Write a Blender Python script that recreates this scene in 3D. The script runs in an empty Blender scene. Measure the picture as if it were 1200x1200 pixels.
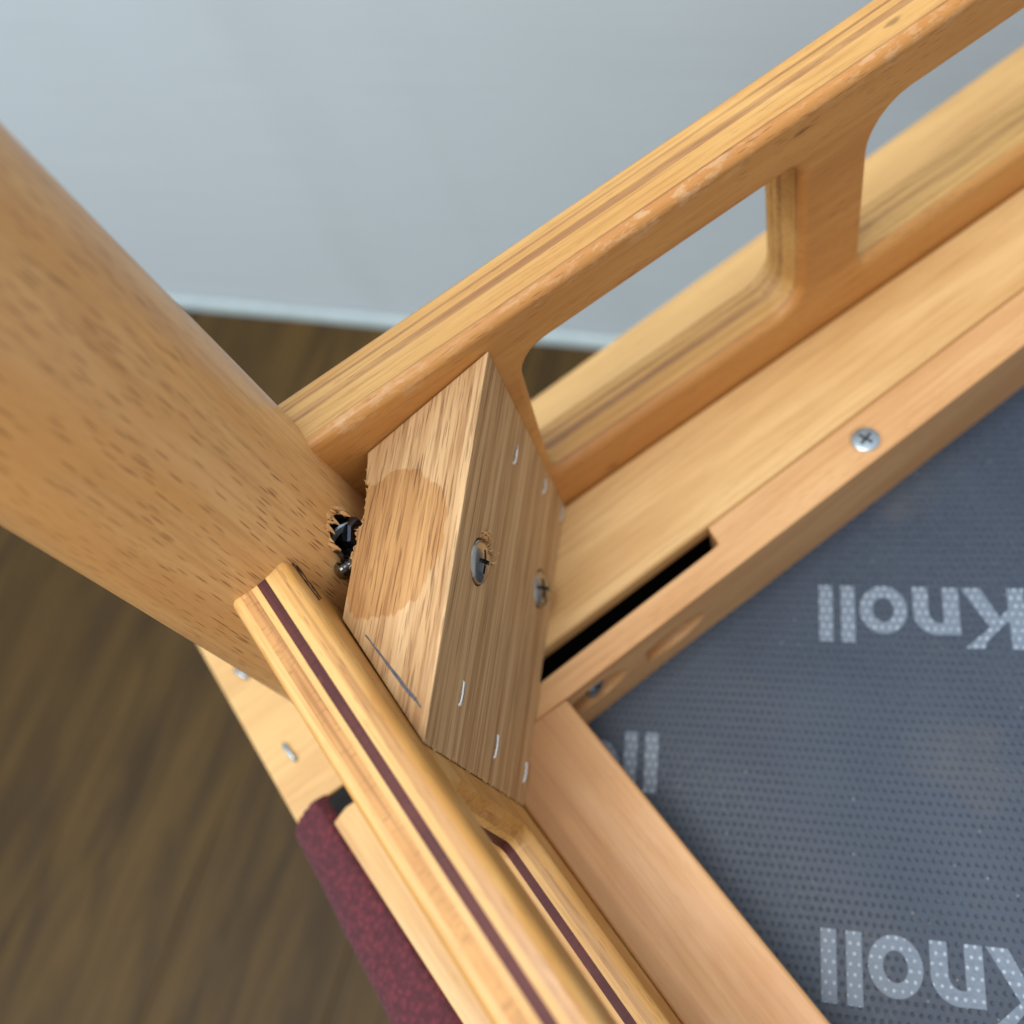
import bpy, bmesh, math, random
from mathutils import Vector, Matrix, noise
from mathutils.geometry import tessellate_polygon

sc = bpy.context.scene
COL = sc.collection
rnd = random.Random(7)
MM = 0.001
H = 720.0                      # camera height over the floor in mm; all part coordinates below are mm, z measured from the camera


def V(x, y, z):
    return Vector((x * MM, y * MM, (z + H) * MM))


# ------------------------------------------------------------------ camera
RC = [[0.8219620285736664, -0.5068854029576709, -0.2597029300017672],
      [-0.5685694677754428, -0.7036462024976716, -0.42615816550214636],
      [0.033274372970995045, 0.49794498690020433, -0.8665700237859268]]
cam = bpy.data.cameras.new('camera')
camo = bpy.data.objects.new('camera', cam)
COL.objects.link(camo)
m3 = Matrix((RC[0], [-v for v in RC[1]], [-v for v in RC[2]])).transposed()
camo.matrix_world = Matrix.Translation((0, 0, H * MM)) @ m3.to_4x4()
cam.sensor_width = 36.0
cam.lens = 36.0 * 1109.0 / 1200.0
cam.clip_start, cam.clip_end = 0.01, 50.0
cam.dof.use_dof = True
cam.dof.focus_distance = 0.252
cam.dof.aperture_fstop = 6.3
sc.camera = camo

# ------------------------------------------------------------------ light (indoor, soft daylight from above)
w = bpy.data.worlds.new('World')
sc.world = w
w.use_nodes = True
w.node_tree.nodes['Background'].inputs[0].default_value = (0.97, 0.98, 0.97, 1)
w.node_tree.nodes['Background'].inputs[1].default_value = 0.60


def area(name, loc, target, sx, sy, power, col):
    l = bpy.data.lights.new(name, 'AREA')
    l.shape = 'RECTANGLE'
    l.size, l.size_y = sx, sy
    l.energy = power
    l.color = col
    o = bpy.data.objects.new(name, l)
    COL.objects.link(o)
    o.location = loc
    o.rotation_euler = (Vector(target) - Vector(loc)).to_track_quat('-Z', 'Y').to_euler()
    return o


area('ceiling_light', (-0.35, 0.05, 2.57), (0.0, 0.12, 0.40), 0.9, 0.9, 31, (1.0, 0.975, 0.93))
area('window_light', (-1.5, 0.35, 2.02), (0.2, 0.3, 0.57), 1.3, 1.3, 32, (0.84, 0.93, 1.0))

sc.view_settings.view_transform = 'Standard'
sc.view_settings.look = 'None'
sc.view_settings.exposure = 0.0
sc.view_settings.gamma = 1.0

# ------------------------------------------------------------------ materials


def new_mat(name):
    m = bpy.data.materials.new(name)
    m.use_nodes = True
    nt = m.node_tree
    return m, nt, nt.nodes['Principled BSDF']


class NB:
    """small node helper"""

    def __init__(self, nt):
        self.nt = nt

    def n(self, t, **kw):
        x = self.nt.nodes.new(t)
        for k, v in kw.items():
            setattr(x, k, v)
        return x

    def set(self, inp, v):
        if isinstance(v, bpy.types.NodeSocket):
            self.nt.links.new(v, inp)
        else:
            inp.default_value = v

    def coord(self, scale, loc=(0, 0, 0), src='Object', rand=0.0):
        tc = self.n('ShaderNodeTexCoord')
        mp = self.n('ShaderNodeMapping')
        self.set(mp.inputs['Vector'], tc.outputs[src])
        mp.inputs['Scale'].default_value = scale
        mp.inputs['Location'].default_value = loc
        if rand:
            oi = self.n('ShaderNodeObjectInfo')
            mu = self.n('ShaderNodeMath', operation='MULTIPLY')
            self.set(mu.inputs[0], oi.outputs['Random'])
            mu.inputs[1].default_value = rand
            cb = self.n('ShaderNodeCombineXYZ')
            for i in range(3):
                self.set(cb.inputs[i], mu.outputs[0])
            self.set(mp.inputs['Location'], cb.outputs[0])
        return mp.outputs[0]

    def noise(self, vec, scale=1.0, detail=3.0, rough=0.55, dist=0.0):
        x = self.n('ShaderNodeTexNoise')
        self.set(x.inputs['Vector'], vec)
        x.inputs['Scale'].default_value = scale
        x.inputs['Detail'].default_value = detail
        x.inputs['Roughness'].default_value = rough
        x.inputs['Distortion'].default_value = dist
        return x.outputs['Fac']

    def voro(self, vec, scale=1.0, feature='F1', out='Distance', rnd_=1.0):
        x = self.n('ShaderNodeTexVoronoi', feature=feature)
        self.set(x.inputs['Vector'], vec)
        x.inputs['Scale'].default_value = scale
        x.inputs['Randomness'].default_value = rnd_
        return x.outputs[out]

    def ramp(self, v, a, b, lo=0.0, hi=1.0):
        x = self.n('ShaderNodeMapRange')
        x.interpolation_type = 'SMOOTHSTEP'
        self.set(x.inputs['Value'], v)
        for i, k in zip((1, 2, 3, 4), (a, b, lo, hi)):
            x.inputs[i].default_value = k
        return x.outputs[0]

    def math(self, op, a, b=0.0, c=None):
        x = self.n('ShaderNodeMath', operation=op)
        self.set(x.inputs[0], a)
        self.set(x.inputs[1], b)
        if c is not None:
            self.set(x.inputs[2], c)
        return x.outputs[0]

    def mix(self, f, a, b, mode='MIX'):
        x = self.n('ShaderNodeMix', data_type='RGBA', blend_type=mode)
        self.set(x.inputs['Factor'], f)
        for i, v in ((6, a), (7, b)):
            if isinstance(v, tuple):
                v = (v[0], v[1], v[2], 1.0)
            self.set(x.inputs[i], v)
        return x.outputs[2]

    def bump(self, h, strength, dist=0.0003, normal=None):
        x = self.n('ShaderNodeBump')
        x.inputs['Strength'].default_value = strength
        x.inputs['Distance'].default_value = dist
        self.set(x.inputs['Height'], h)
        if normal is not None:
            self.set(x.inputs['Normal'], normal)
        return x.outputs[0]

    def sep(self, vec):
        x = self.n('ShaderNodeSeparateXYZ')
        self.set(x.inputs[0], vec)
        return x.outputs


def srgb(r, g, b):
    f = lambda c: (c / 255 / 12.92) if c / 255 <= 0.04045 else ((c / 255 + 0.055) / 1.055) ** 2.4
    return (f(r), f(g), f(b))


def beech(name, c1, c2, fleck=None, fs=1.0, famt=0.8, thr=0.22, rough=0.38, coat=0.0, streak=0.5, bump=0.25, blotch=None, spots=0.0, wear=None):
    """lacquered beech: x of the object runs along the grain"""
    m, nt, bs = new_mat(name)
    b = NB(nt)
    big = b.noise(b.coord((6, 45, 45), (3, 1, 2)), 1.0, 4, 0.6, 0.6)
    fine = b.noise(b.coord((22, 700, 700)), 1.0, 3, 0.6)
    col = b.mix(b.ramp(big, 0.32, 0.70), c1, c2)
    dark = (c2[0] * 0.72, c2[1] * 0.66, c2[2] * 0.58)
    col = b.mix(b.math('MULTIPLY', b.ramp(fine, 0.42, 0.75), streak), col, dark)
    h = fine
    if blotch:
        bl = b.noise(b.coord((26, 60, 60), (9, 4, 1)), 1.0, 2, 0.5, 0.3)
        col = b.mix(b.math('MULTIPLY', b.ramp(bl, 0.50, 0.68), 0.55), col, blotch)
    if fleck:
        wob = b.noise(b.coord((60, 60, 60)), 1.0, 2)
        v = b.voro(b.coord((84 * fs, 1150 * fs, 1150 * fs)), 1.0)
        dens = b.ramp(b.noise(b.coord((25, 50, 50), (5, 5, 5)), 1.0, 2), 0.30, 0.60, 0.25, 1.0)
        fl = b.math('MULTIPLY', b.ramp(v, thr + 0.10, thr - 0.06), dens)
        v2 = b.voro(b.coord((120 * fs, 2100 * fs, 2100 * fs), (3, 3, 3)), 1.0)
        fl2 = b.math('MULTIPLY', b.ramp(v2, thr + 0.06, thr - 0.08), 0.3)
        fl = b.math('MAXIMUM', fl, fl2)
        col = b.mix(b.math('MULTIPLY', fl, famt), col, fleck)
        h = b.math('SUBTRACT', fine, b.math('MULTIPLY', fl, 0.8))
    if spots:
        sv = b.voro(b.coord((26, 75, 75), (8, 1, 6)), 1.0)
        sn = b.noise(b.coord((300, 700, 700)), 1.0, 2)
        col = b.mix(b.math('MULTIPLY', b.ramp(b.math('ADD', sv, b.math('MULTIPLY', sn, 0.08)), 0.15, 0.09), spots), col, srgb(92, 58, 34))
    if wear:
        # scuffed lacquer along one edge: (axis, from, to) in the object's own metres
        ax, w0, w1 = wear
        sz = b.sep(b.n('ShaderNodeTexCoord').outputs['Object'])
        wn = b.noise(b.coord((160, 420, 420), (1, 9, 2)), 1.0, 4, 0.7)
        wl = b.noise(b.coord((16, 3, 3), (4, 2, 2)), 1.0, 2)
        wm = b.math('MULTIPLY', b.math('MULTIPLY', b.ramp(sz[ax], w0, w1), b.ramp(wn, 0.49, 0.62)), b.ramp(wl, 0.38, 0.62, 0.25, 1.0))
        col = b.mix(b.math('MULTIPLY', wm, 0.45), col, srgb(226, 190, 150))
        h = b.math('ADD', h, b.math('MULTIPLY', wm, 0.6))
        rough += 0.05
    nt.links.new(col, bs.inputs['Base Color'])
    bs.inputs['Roughness'].default_value = rough
    rn = b.ramp(b.noise(b.coord((40, 120, 120)), 1.0, 3), 0.3, 0.7, rough - 0.06, rough + 0.10)
    nt.links.new(rn, bs.inputs['Roughness'])
    bs.inputs['Coat Weight'].default_value = coat
    bs.inputs['Coat Roughness'].default_value = 0.25
    nt.links.new(b.bump(h, bump, 0.0002), bs.inputs['Normal'])
    return m


def oak(name, stain=None):
    m, nt, bs = new_mat(name)
    b = NB(nt)
    big = b.noise(b.coord((5, 190, 190), (1, 4, 2)), 1.0, 4, 0.6, 0.3)
    lines = b.noise(b.coord((9, 760, 760), (2, 0, 0)), 1.0, 3, 0.6, 0.15)
    pores = b.noise(b.coord((30, 1700, 1700), (7, 2, 0)), 1.0, 2, 0.5)
    flakes = b.voro(b.coord((38, 1150, 1150), (1, 2, 3)), 1.0)
    light, mid, dark = srgb(212, 176, 130), srgb(190, 150, 104), srgb(112, 76, 44)
    col = b.mix(b.ramp(big, 0.3, 0.7), light, mid)
    col = b.mix(b.math('MULTIPLY', b.ramp(lines, 0.44, 0.64), 0.62), col, srgb(148, 104, 62))
    pm = b.math('MULTIPLY', b.ramp(pores, 0.56, 0.68), b.ramp(big, 0.35, 0.6, 0.35, 1.0))
    pm = b.math('MAXIMUM', pm, b.math('MULTIPLY', b.ramp(flakes, 0.20, 0.10), 0.8))
    col = b.mix(b.math('MULTIPLY', pm, 0.75), col, dark)
    if stain:
        # dried finish on the top face: an irregular patch, given in the block's own coordinates (metres)
        tc = b.n('ShaderNodeTexCoord').outputs['Object']
        s = b.sep(tc)
        wob = b.math('ADD', b.math('MULTIPLY', b.noise(b.coord((70, 90, 90)), 1.0, 2), 0.75), b.math('MULTIPLY', b.noise(b.coord((30, 900, 900)), 1.0, 2), 0.25))
        cx, cy, rx, ry = stain
        ex = b.math('DIVIDE', b.math('SUBTRACT', s[0], cx), rx)
        ey = b.math('DIVIDE', b.math('SUBTRACT', s[1], cy), ry)
        d = b.math('ADD', b.math('POWER', b.math('ABSOLUTE', ex), 2.6), b.math('POWER', b.math('ABSOLUTE', ey), 2.6))
        d = b.math('ADD', d, b.math('MULTIPLY', b.math('SUBTRACT', wob, 0.5), 1.7))
        k = b.math('MULTIPLY', b.ramp(d, 1.04, 0.94), b.ramp(s[2], -0.008, -0.007))
        col = b.mix(b.math('MULTIPLY', k, 0.85), col, (0.80, 0.64, 0.43), 'MULTIPLY')
    nt.links.new(col, bs.inputs['Base Color'])
    bs.inputs['Roughness'].default_value = 0.62
    hh = b.math('SUBTRACT', lines, b.math('MULTIPLY', pm, 1.2))
    nt.links.new(b.bump(hh, 0.5, 0.00025), bs.inputs['Normal'])
    return m


def endgrain(name, c1, c2, tick):
    """cross-cut veneer: short ticks across the layer"""
    m, nt, bs = new_mat(name)
    b = NB(nt)
    a = b.noise(b.coord((30, 30, 30)), 1.0, 3, 0.6)
    t = b.noise(b.coord((1300, 260, 260)), 1.0, 2, 0.6)
    st = b.noise(b.coord((12, 900, 300)), 1.0, 2, 0.5)
    col = b.mix(b.ramp(a, 0.3, 0.7), c1, c2)
    col = b.mix(b.math('MULTIPLY', b.ramp(st, 0.48, 0.66), 0.5), col, tick)
    col = b.mix(b.math('MULTIPLY', b.ramp(t, 0.52, 0.74), 0.42), col, tick)
    lt = b.voro(b.coord((110, 260, 110), (4, 0, 2)), 1.0)
    col = b.mix(b.math('MULTIPLY', b.ramp(lt, 0.17, 0.08), 0.6), col, (c1[0] * 1.25, c1[1] * 1.25, c1[2] * 1.2))
    nt.links.new(col, bs.inputs['Base Color'])
    bs.inputs['Roughness'].default_value = 0.55
    bs.inputs['Specular IOR Level'].default_value = 0.3
    nt.links.new(b.bump(t, 0.35, 0.0003), bs.inputs['Normal'])
    return m


def metal(name, col, rough, scratch=0.3, dirt=0.0):
    m, nt, bs = new_mat(name)
    b = NB(nt)
    n1 = b.noise(b.coord((300, 300, 300)), 1.0, 4, 0.6)
    n2 = b.noise(b.coord((1500, 200, 900)), 1.0, 2, 0.5)
    c = b.mix(b.math('MULTIPLY', b.ramp(n1, 0.5, 0.75), 0.5), col, (col[0] * 0.45, col[1] * 0.42, col[2] * 0.38))
    nt.links.new(c, bs.inputs['Base Color'])
    bs.inputs['Metallic'].default_value = 1.0
    nt.links.new(b.ramp(n1, 0.3, 0.7, rough * 0.8, rough * 1.3), bs.inputs['Roughness'])
    nt.links.new(b.bump(n2, scratch, 0.0001), bs.inputs['Normal'])
    return m


M = {}
FLK = srgb(92, 54, 24)
M['leg'] = beech('beech_leg', srgb(220, 172, 114), srgb(200, 146, 88), srgb(124, 76, 38), 1.15, 0.8, 0.21, 0.40, 0.30, 0.45, 0.3, srgb(212, 156, 92))
M['face'] = beech('beech_face_veneer', srgb(208, 150, 82), srgb(190, 128, 64), srgb(110, 66, 30), 1.25, 0.65, 0.17, 0.42, 0.12, 0.3, 0.2, None, 0.6, (2, 0.0530, 0.0575))
M['frame'] = beech('beech_frame', srgb(228, 188, 130), srgb(208, 162, 104), srgb(170, 116, 66), 1.3, 0.30, 0.16, 0.5, 0.0, 0.45, 0.3)
M['frame2'] = beech('beech_side_strip', srgb(206, 158, 108), srgb(190, 138, 92), srgb(150, 100, 62), 1.4, 0.22, 0.14, 0.5, 0.0, 0.25, 0.2)
M['cleat'] = beech('beech_cleat', srgb(222, 176, 124), srgb(206, 154, 102), srgb(165, 112, 66), 1.2, 0.5, 0.18, 0.5, 0.0, 0.4, 0.3)
M['board'] = beech('beech_seat_board', srgb(212, 174, 114), srgb(192, 148, 92), srgb(170, 120, 66), 1.0, 0.35, 0.15, 0.45, 0.1, 0.35, 0.2)
M['pale'] = beech('veneer_pale', srgb(220, 176, 108), srgb(204, 152, 84), srgb(150, 96, 44), 1.5, 0.45, 0.15, 0.46, 0.06, 0.7, 0.3, None, 0.55)
M['gold'] = beech('veneer_gold', srgb(208, 156, 84), srgb(186, 130, 62), srgb(126, 76, 32), 1.4, 0.5, 0.16, 0.45, 0.06, 0.7, 0.3, srgb(216, 176, 116))
M['brownish'] = beech('veneer_brownish', srgb(206, 158, 92), srgb(168, 116, 62), srgb(116, 70, 34), 1.3, 0.55, 0.18, 0.42, 0.12, 0.75, 0.25)
M['brown'] = beech('veneer_brown', srgb(206, 158, 96), srgb(160, 110, 64), srgb(92, 54, 26), 1.2, 0.5, 0.18, 0.45, 0.2, 0.7, 0.25)
M['tan'] = endgrain('veneer_cross_grain', srgb(204, 154, 96), srgb(184, 132, 80), srgb(128, 82, 48))
M['purple'] = endgrain('veneer_dark_core', srgb(96, 46, 42), srgb(74, 32, 32), srgb(50, 22, 22))
M['oak'] = oak('raw_oak')
M['steel'] = metal('steel', (0.40, 0.39, 0.36), 0.24)
M['zinc'] = metal('zinc_plated', (0.42, 0.50, 0.57), 0.34)
M['wire'] = metal('staple_wire', (0.78, 0.78, 0.78), 0.25)
M['darkchrome'] = metal('dark_chrome', (0.28, 0.28, 0.28), 0.16)
M['blackoxide'] = metal('black_oxide_bolt', (0.12, 0.14, 0.19), 0.28)


def simple(name, c1, c2, rough, scale=(200, 200, 200), bump=0.2):
    m, nt, bs = new_mat(name)
    b = NB(nt)
    n1 = b.noise(b.coord(scale), 1.0, 4, 0.6)
    nt.links.new(b.mix(b.ramp(n1, 0.35, 0.68), c1, c2), bs.inputs['Base Color'])
    bs.inputs['Roughness'].default_value = rough
    nt.links.new(b.bump(n1, bump, 0.0004), bs.inputs['Normal'])
    return m


M['splinter'] = simple('raw_splinter', srgb(214, 172, 120), srgb(160, 112, 66), 0.7, (80, 900, 900))
M['dark_wood'] = simple('dark_brown_wood', srgb(70, 44, 24), srgb(38, 24, 14), 0.8)  # dark brown for hole walls, some splinters and the painted gap shade
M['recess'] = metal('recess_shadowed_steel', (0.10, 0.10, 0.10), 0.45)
M['ink'] = simple('blue_ink', srgb(72, 80, 100), srgb(110, 104, 104), 0.6, (700, 1500, 700))
M['black'] = simple('shade_black', (0.004, 0.004, 0.005), (0.008, 0.008, 0.009), 1.0)  # near-black that stands in for deep shade in the gaps

# woven maroon upholstery
m, nt, bs = new_mat('maroon_weave')
b = NB(nt)
n1 = b.noise(b.coord((700, 700, 700)), 1.0, 3, 0.6)
n2 = b.noise(b.coord((90, 90, 90)), 1.0, 2, 0.5)
vv = b.voro(b.coord((400, 330, 400)), 1.0)
c = b.mix(b.ramp(vv, 0.1, 0.7), srgb(102, 37, 48), srgb(74, 26, 36))
c = b.mix(b.math('MULTIPLY', b.ramp(n1, 0.5, 0.75), 0.3), c, srgb(116, 52, 64))
c = b.mix(b.math('MULTIPLY', b.ramp(n2, 0.4, 0.7), 0.25), c, srgb(70, 25, 38))
nt.links.new(c, bs.inputs['Base Color'])
bs.inputs['Roughness'].default_value = 0.85
bs.inputs['Sheen Weight'].default_value = 0.06
nt.links.new(b.bump(b.math('SUBTRACT', n1, vv), 0.8, 0.0006), bs.inputs['Normal'])
M['maroon'] = m


# non-woven dust cover; its dimples lie on a grid turned with the print
def cover_mat(name, printed):
    m, nt, bs = new_mat(name)
    b = NB(nt)
    tc = b.n('ShaderNodeTexCoord').outputs['Object']
    s = b.sep(tc)
    px, py = (0.0025, 0.0030)
    row = b.math('DIVIDE', s[1], py)
    par = b.math('MULTIPLY', b.math('FLOORED_MODULO', b.math('FLOOR', row), 2.0), 0.5)
    fx = b.math('SUBTRACT', b.math('FRACT', b.math('ADD', b.math('DIVIDE', s[0], px), par)), 0.5)
    fy = b.math('SUBTRACT', b.math('FRACT', row), 0.5)
    d = b.math('SQRT', b.math('ADD', b.math('POWER', b.math('MULTIPLY', fx, px * 1000), 2.0),
                              b.math('POWER', b.math('MULTIPLY', fy, py * 1000 * 0.9), 2.0)))
    jit = b.noise(b.coord((700, 700, 700)), 1.0, 2)
    dot = b.math('MULTIPLY', b.ramp(b.math('ADD', d, b.math('MULTIPLY', jit, 0.5)), 1.0, 0.45), b.ramp(b.noise(b.coord((60, 60, 60)), 1.0, 2), 0.25, 0.6, 0.55, 1.0))
    fib = b.noise(b.coord((500, 900, 500)), 1.0, 4, 0.65)
    big = b.noise(b.coord((14, 14, 14), (2, 7, 1)), 1.0, 3, 0.6)
    if printed:
        c = b.mix(b.ramp(fib, 0.3, 0.7), srgb(98, 113, 132), srgb(120, 134, 152))
        c = b.mix(b.math('MULTIPLY', dot, 0.9), c, srgb(186, 198, 212))
    else:
        c = b.mix(b.ramp(fib, 0.3, 0.7), srgb(42, 54, 72), srgb(58, 72, 92))
        c = b.mix(b.math('MULTIPLY', b.math('MULTIPLY', dot, b.ramp(big, 0.3, 0.65, 0.35, 0.75)), 1.0), c, srgb(30, 38, 52))
        lint = b.voro(b.coord((150, 150, 150), (0.3, 0.2, 0)), 1.0)
        c = b.mix(b.math('MULTIPLY', b.ramp(lint, 0.075, 0.045), 0.5), c, srgb(150, 150, 150))
        dust = b.math('MULTIPLY', b.ramp(big, 0.56, 0.75), 0.35)
        c = b.mix(dust, c, srgb(96, 92, 86))
    nt.links.new(c, bs.inputs['Base Color'])
    nt.links.new(b.ramp(fib, 0.3, 0.7, 0.42, 0.60), bs.inputs['Roughness'])
    h = b.math('SUBTRACT', b.math('MULTIPLY', fib, 0.35), dot)
    nt.links.new(b.bump(h, 0.45, 0.0005), bs.inputs['Normal'])
    return m


M['cover'] = cover_mat('dust_cover_cloth', False)
M['print'] = cover_mat('dust_cover_print', True)

# wall and floor
m, nt, bs = new_mat('pale_wall')
b = NB(nt)
hz = b.noise(b.coord((6, 6, 900)), 1.0, 2, 0.6)
vt = b.noise(b.coord((9, 9, 1.2)), 1.0, 3, 0.5)
pt = b.noise(b.coord((3, 3, 3)), 1.0, 3, 0.5)
c = b.mix(b.ramp(hz, 0.35, 0.7), srgb(208, 221, 229), srgb(202, 215, 223))
c = b.mix(b.math('MULTIPLY', b.ramp(vt, 0.5, 0.75), 0.25), c, srgb(190, 200, 205))
c = b.mix(b.math('MULTIPLY', b.ramp(pt, 0.45, 0.7), 0.3), c, srgb(192, 206, 210))
nt.links.new(c, bs.inputs['Base Color'])
bs.inputs['Roughness'].default_value = 0.6
nt.links.new(b.bump(hz, 0.12, 0.0006), bs.inputs['Normal'])
M['wall'] = m
M['skirting'] = simple('white_sealant', srgb(176, 192, 196), srgb(166, 184, 188), 0.45, (60, 60, 60))

m, nt, bs = new_mat('brown_floor_plank')
b = NB(nt)
oi = b.n('ShaderNodeObjectInfo')
g1 = b.noise(b.coord((5, 42, 42), rand=31.0), 1.0, 5, 0.62, 0.8)
g2 = b.noise(b.coord((10, 300, 300), rand=17.0), 1.0, 3, 0.6)
c = b.mix(b.ramp(g1, 0.34, 0.68), srgb(84, 63, 28), srgb(52, 37, 14))
c = b.mix(b.math('MULTIPLY', b.ramp(g2, 0.45, 0.7), 0.4), c, srgb(46, 33, 17))
c = b.mix(b.math('MULTIPLY', oi.outputs['Random'], 0.4), c, srgb(64, 46, 20))
nt.links.new(c, bs.inputs['Base Color'])
bs.inputs['Roughness'].default_value = 0.55
bs.inputs['Specular IOR Level'].default_value = 0.2
nt.links.new(b.bump(g2, 0.2, 0.0004), bs.inputs['Normal'])
M['plank'] = m
M['subfloor'] = simple('dark_joint', (0.02, 0.016, 0.011), (0.03, 0.024, 0.016), 0.9)

# ------------------------------------------------------------------ object helpers
WORLD = {}


def frame(origin, xdir, up=(0, 0, 1)):
    x = Vector(xdir).normalized()
    z = Vector(up)
    z = (z - x * z.dot(x)).normalized()
    y = z.cross(x)
    mt = Matrix((x, y, z)).transposed().to_4x4()
    return Matrix.Translation(origin) @ mt


def place(o, parent, mw):
    WORLD[o.name] = mw
    if parent is not None:
        o.parent = parent
        o.matrix_parent_inverse = WORLD[parent.name].inverted()
    o.matrix_basis = mw
    COL.objects.link(o)
    return o


def obj(name, bm, mat, parent=None, fr=None, smooth=False, angle=None, flat=False):
    """bm holds world coordinates (metres); fr is the object's own frame with x along the grain"""
    fr = fr or Matrix.Identity(4)
    bmesh.ops.transform(bm, matrix=fr.inverted(), verts=bm.verts)
    me = bpy.data.meshes.new(name)
    if smooth:
        for f in bm.faces:
            f.smooth = True
        for e in bm.edges:
            if len(e.link_faces) == 2:
                e.smooth = e.calc_face_angle(0) < (angle or 0.6)
    bm.to_mesh(me)
    bm.free()
    for mt in (mat if isinstance(mat, (list, tuple)) else [mat]):
        me.materials.append(mt)
    o = place(bpy.data.objects.new(name, me), parent, fr)
    if flat:                                  # large flat faces keep their own normal beside small rounded edges
        md = o.modifiers.new('normals', 'WEIGHTED_NORMAL')
        md.keep_sharp = True
        md.weight = 80
    return o


def copy_obj(src, parent, mw):
    return place(src.copy(), parent, mw)


def empty(name, loc):
    o = bpy.data.objects.new(name, None)
    o.empty_display_size = 0.05
    return place(o, None, Matrix.Translation(loc))


def prism(poly, z0, z1, bevel=0.0, seg=2, bm=None, to=None):
    """vertical prism from (x, y) mm points; z may be a function of (x, y)"""
    bm = bm or bmesh.new()
    fz0 = z0 if callable(z0) else (lambda x, y: z0)
    fz1 = z1 if callable(z1) else (lambda x, y: z1)
    lo = [bm.verts.new(V(x, y, fz0(x, y))) for x, y in poly]
    hi = [bm.verts.new(V(x, y, fz1(x, y))) for x, y in poly]
    n = len(poly)
    fs = [bm.faces.new(hi), bm.faces.new(lo[::-1])]
    for i in range(n):
        fs.append(bm.faces.new((lo[i], lo[(i + 1) % n], hi[(i + 1) % n], hi[i])))
    bmesh.ops.recalc_face_normals(bm, faces=fs)
    if bevel:
        es = list({e for f in fs for e in f.edges})
        bmesh.ops.bevel(bm, geom=es, offset=bevel * MM, segments=seg, profile=0.5, affect='EDGES', clamp_overlap=True)
    return bm


def tube(bm, pts, r, seg=8, cap=True):
    """round wire through world points"""
    rings = []
    prev = None
    for i, p in enumerate(pts):
        d = (pts[min(i + 1, len(pts) - 1)] - pts[max(i - 1, 0)]).normalized()
        a = prev if prev is not None else (Vector((0, 0, 1)) if abs(d.z) < 0.9 else Vector((1, 0, 0)))
        a = (a - d * a.dot(d)).normalized()
        prev = a
        c = d.cross(a)
        rr = r[i] if isinstance(r, (list, tuple)) else r
        rings.append([bm.verts.new(p + (a * math.cos(t) + c * math.sin(t)) * rr)
                      for t in (2 * math.pi * k / seg for k in range(seg))])
    for A, B in zip(rings, rings[1:]):
        for k in range(seg):
            bm.faces.new((A[k], A[(k + 1) % seg], B[(k + 1) % seg], B[k]))
    if cap:
        bm.faces.new(rings[0][::-1])
        bm.faces.new(rings[-1])
    return bm


def lathe(bm, mt, prof, seg=32, squash=None):
    """profile (radius, height) mm round the z axis of matrix mt"""
    rings = []
    for r, h in prof:
        if r < 1e-6:
            rings.append([bm.verts.new(mt @ Vector((0, 0, h * MM)))])
        else:
            rings.append([bm.verts.new(mt @ Vector((r * MM * math.cos(t), r * MM * math.sin(t), h * MM)))
                          for t in (2 * math.pi * k / seg for k in range(seg))])
    for A, B in zip(rings, rings[1:]):
        for k in range(seg):
            a, a2 = A[k % len(A)], A[(k + 1) % len(A)]
            c, c2 = B[k % len(B)], B[(k + 1) % len(B)]
            vs = []
            for v in (a, a2, c2, c):
                if v not in vs:
                    vs.append(v)
            if len(vs) > 2:
                bm.faces.new(vs)
    return bm


def boolean(target, cutters):
    """cut meshes out of target for good, then drop the cutters"""
    for c in cutters:
        md = target.modifiers.new('cut', 'BOOLEAN')
        md.operation = 'DIFFERENCE'
        md.solver = 'EXACT'
        md.object = c
    bpy.context.view_layer.update()
    dg = bpy.context.evaluated_depsgraph_get()
    me = bpy.data.meshes.new_from_object(target.evaluated_get(dg))
    target.modifiers.clear()
    old = target.data
    target.data = me
    me.name = old.name
    bpy.data.meshes.remove(old)
    for c in cutters:
        bpy.data.objects.remove(c)


# ================================================================== SETTING
WD = Vector((0.659, -0.752, 0.0))           # along the wall
WN = Vector((-0.752, -0.659, 0.0))          # from the wall into the room
W0 = V(-136.8, 880, -720)                    # a point on the foot of the wall


def box_local(fr, x0, x1, y0, y1, z0, z1, bevel=0.0):
    bm = bmesh.new()
    vs = [bm.verts.new(fr @ Vector((x, y, z))) for z in (z0, z1) for y in (y0, y1) for x in (x0, x1)]
    for f in ((0, 2, 3, 1), (4, 5, 7, 6), (0, 1, 5, 4), (2, 6, 7, 3), (0, 4, 6, 2), (1, 3, 7, 5)):
        bm.faces.new([vs[i] for i in f])
    bmesh.ops.recalc_face_normals(bm, faces=bm.faces)
    if bevel:
        bmesh.ops.bevel(bm, geom=list(bm.edges), offset=bevel, segments=2, profile=0.5, affect='EDGES', clamp_overlap=True)
    return bm


FF = frame(W0, WN)                          # x away from the wall, y along it
floor = obj('floor', box_local(FF, -0.02, 2.4, -1.9, 1.9, -0.04, -0.012), M['subfloor'], None, FF)
floor['kind'] = 'structure'
floor['label'] = 'dark brown wooden plank floor below the upturned chair'
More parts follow.
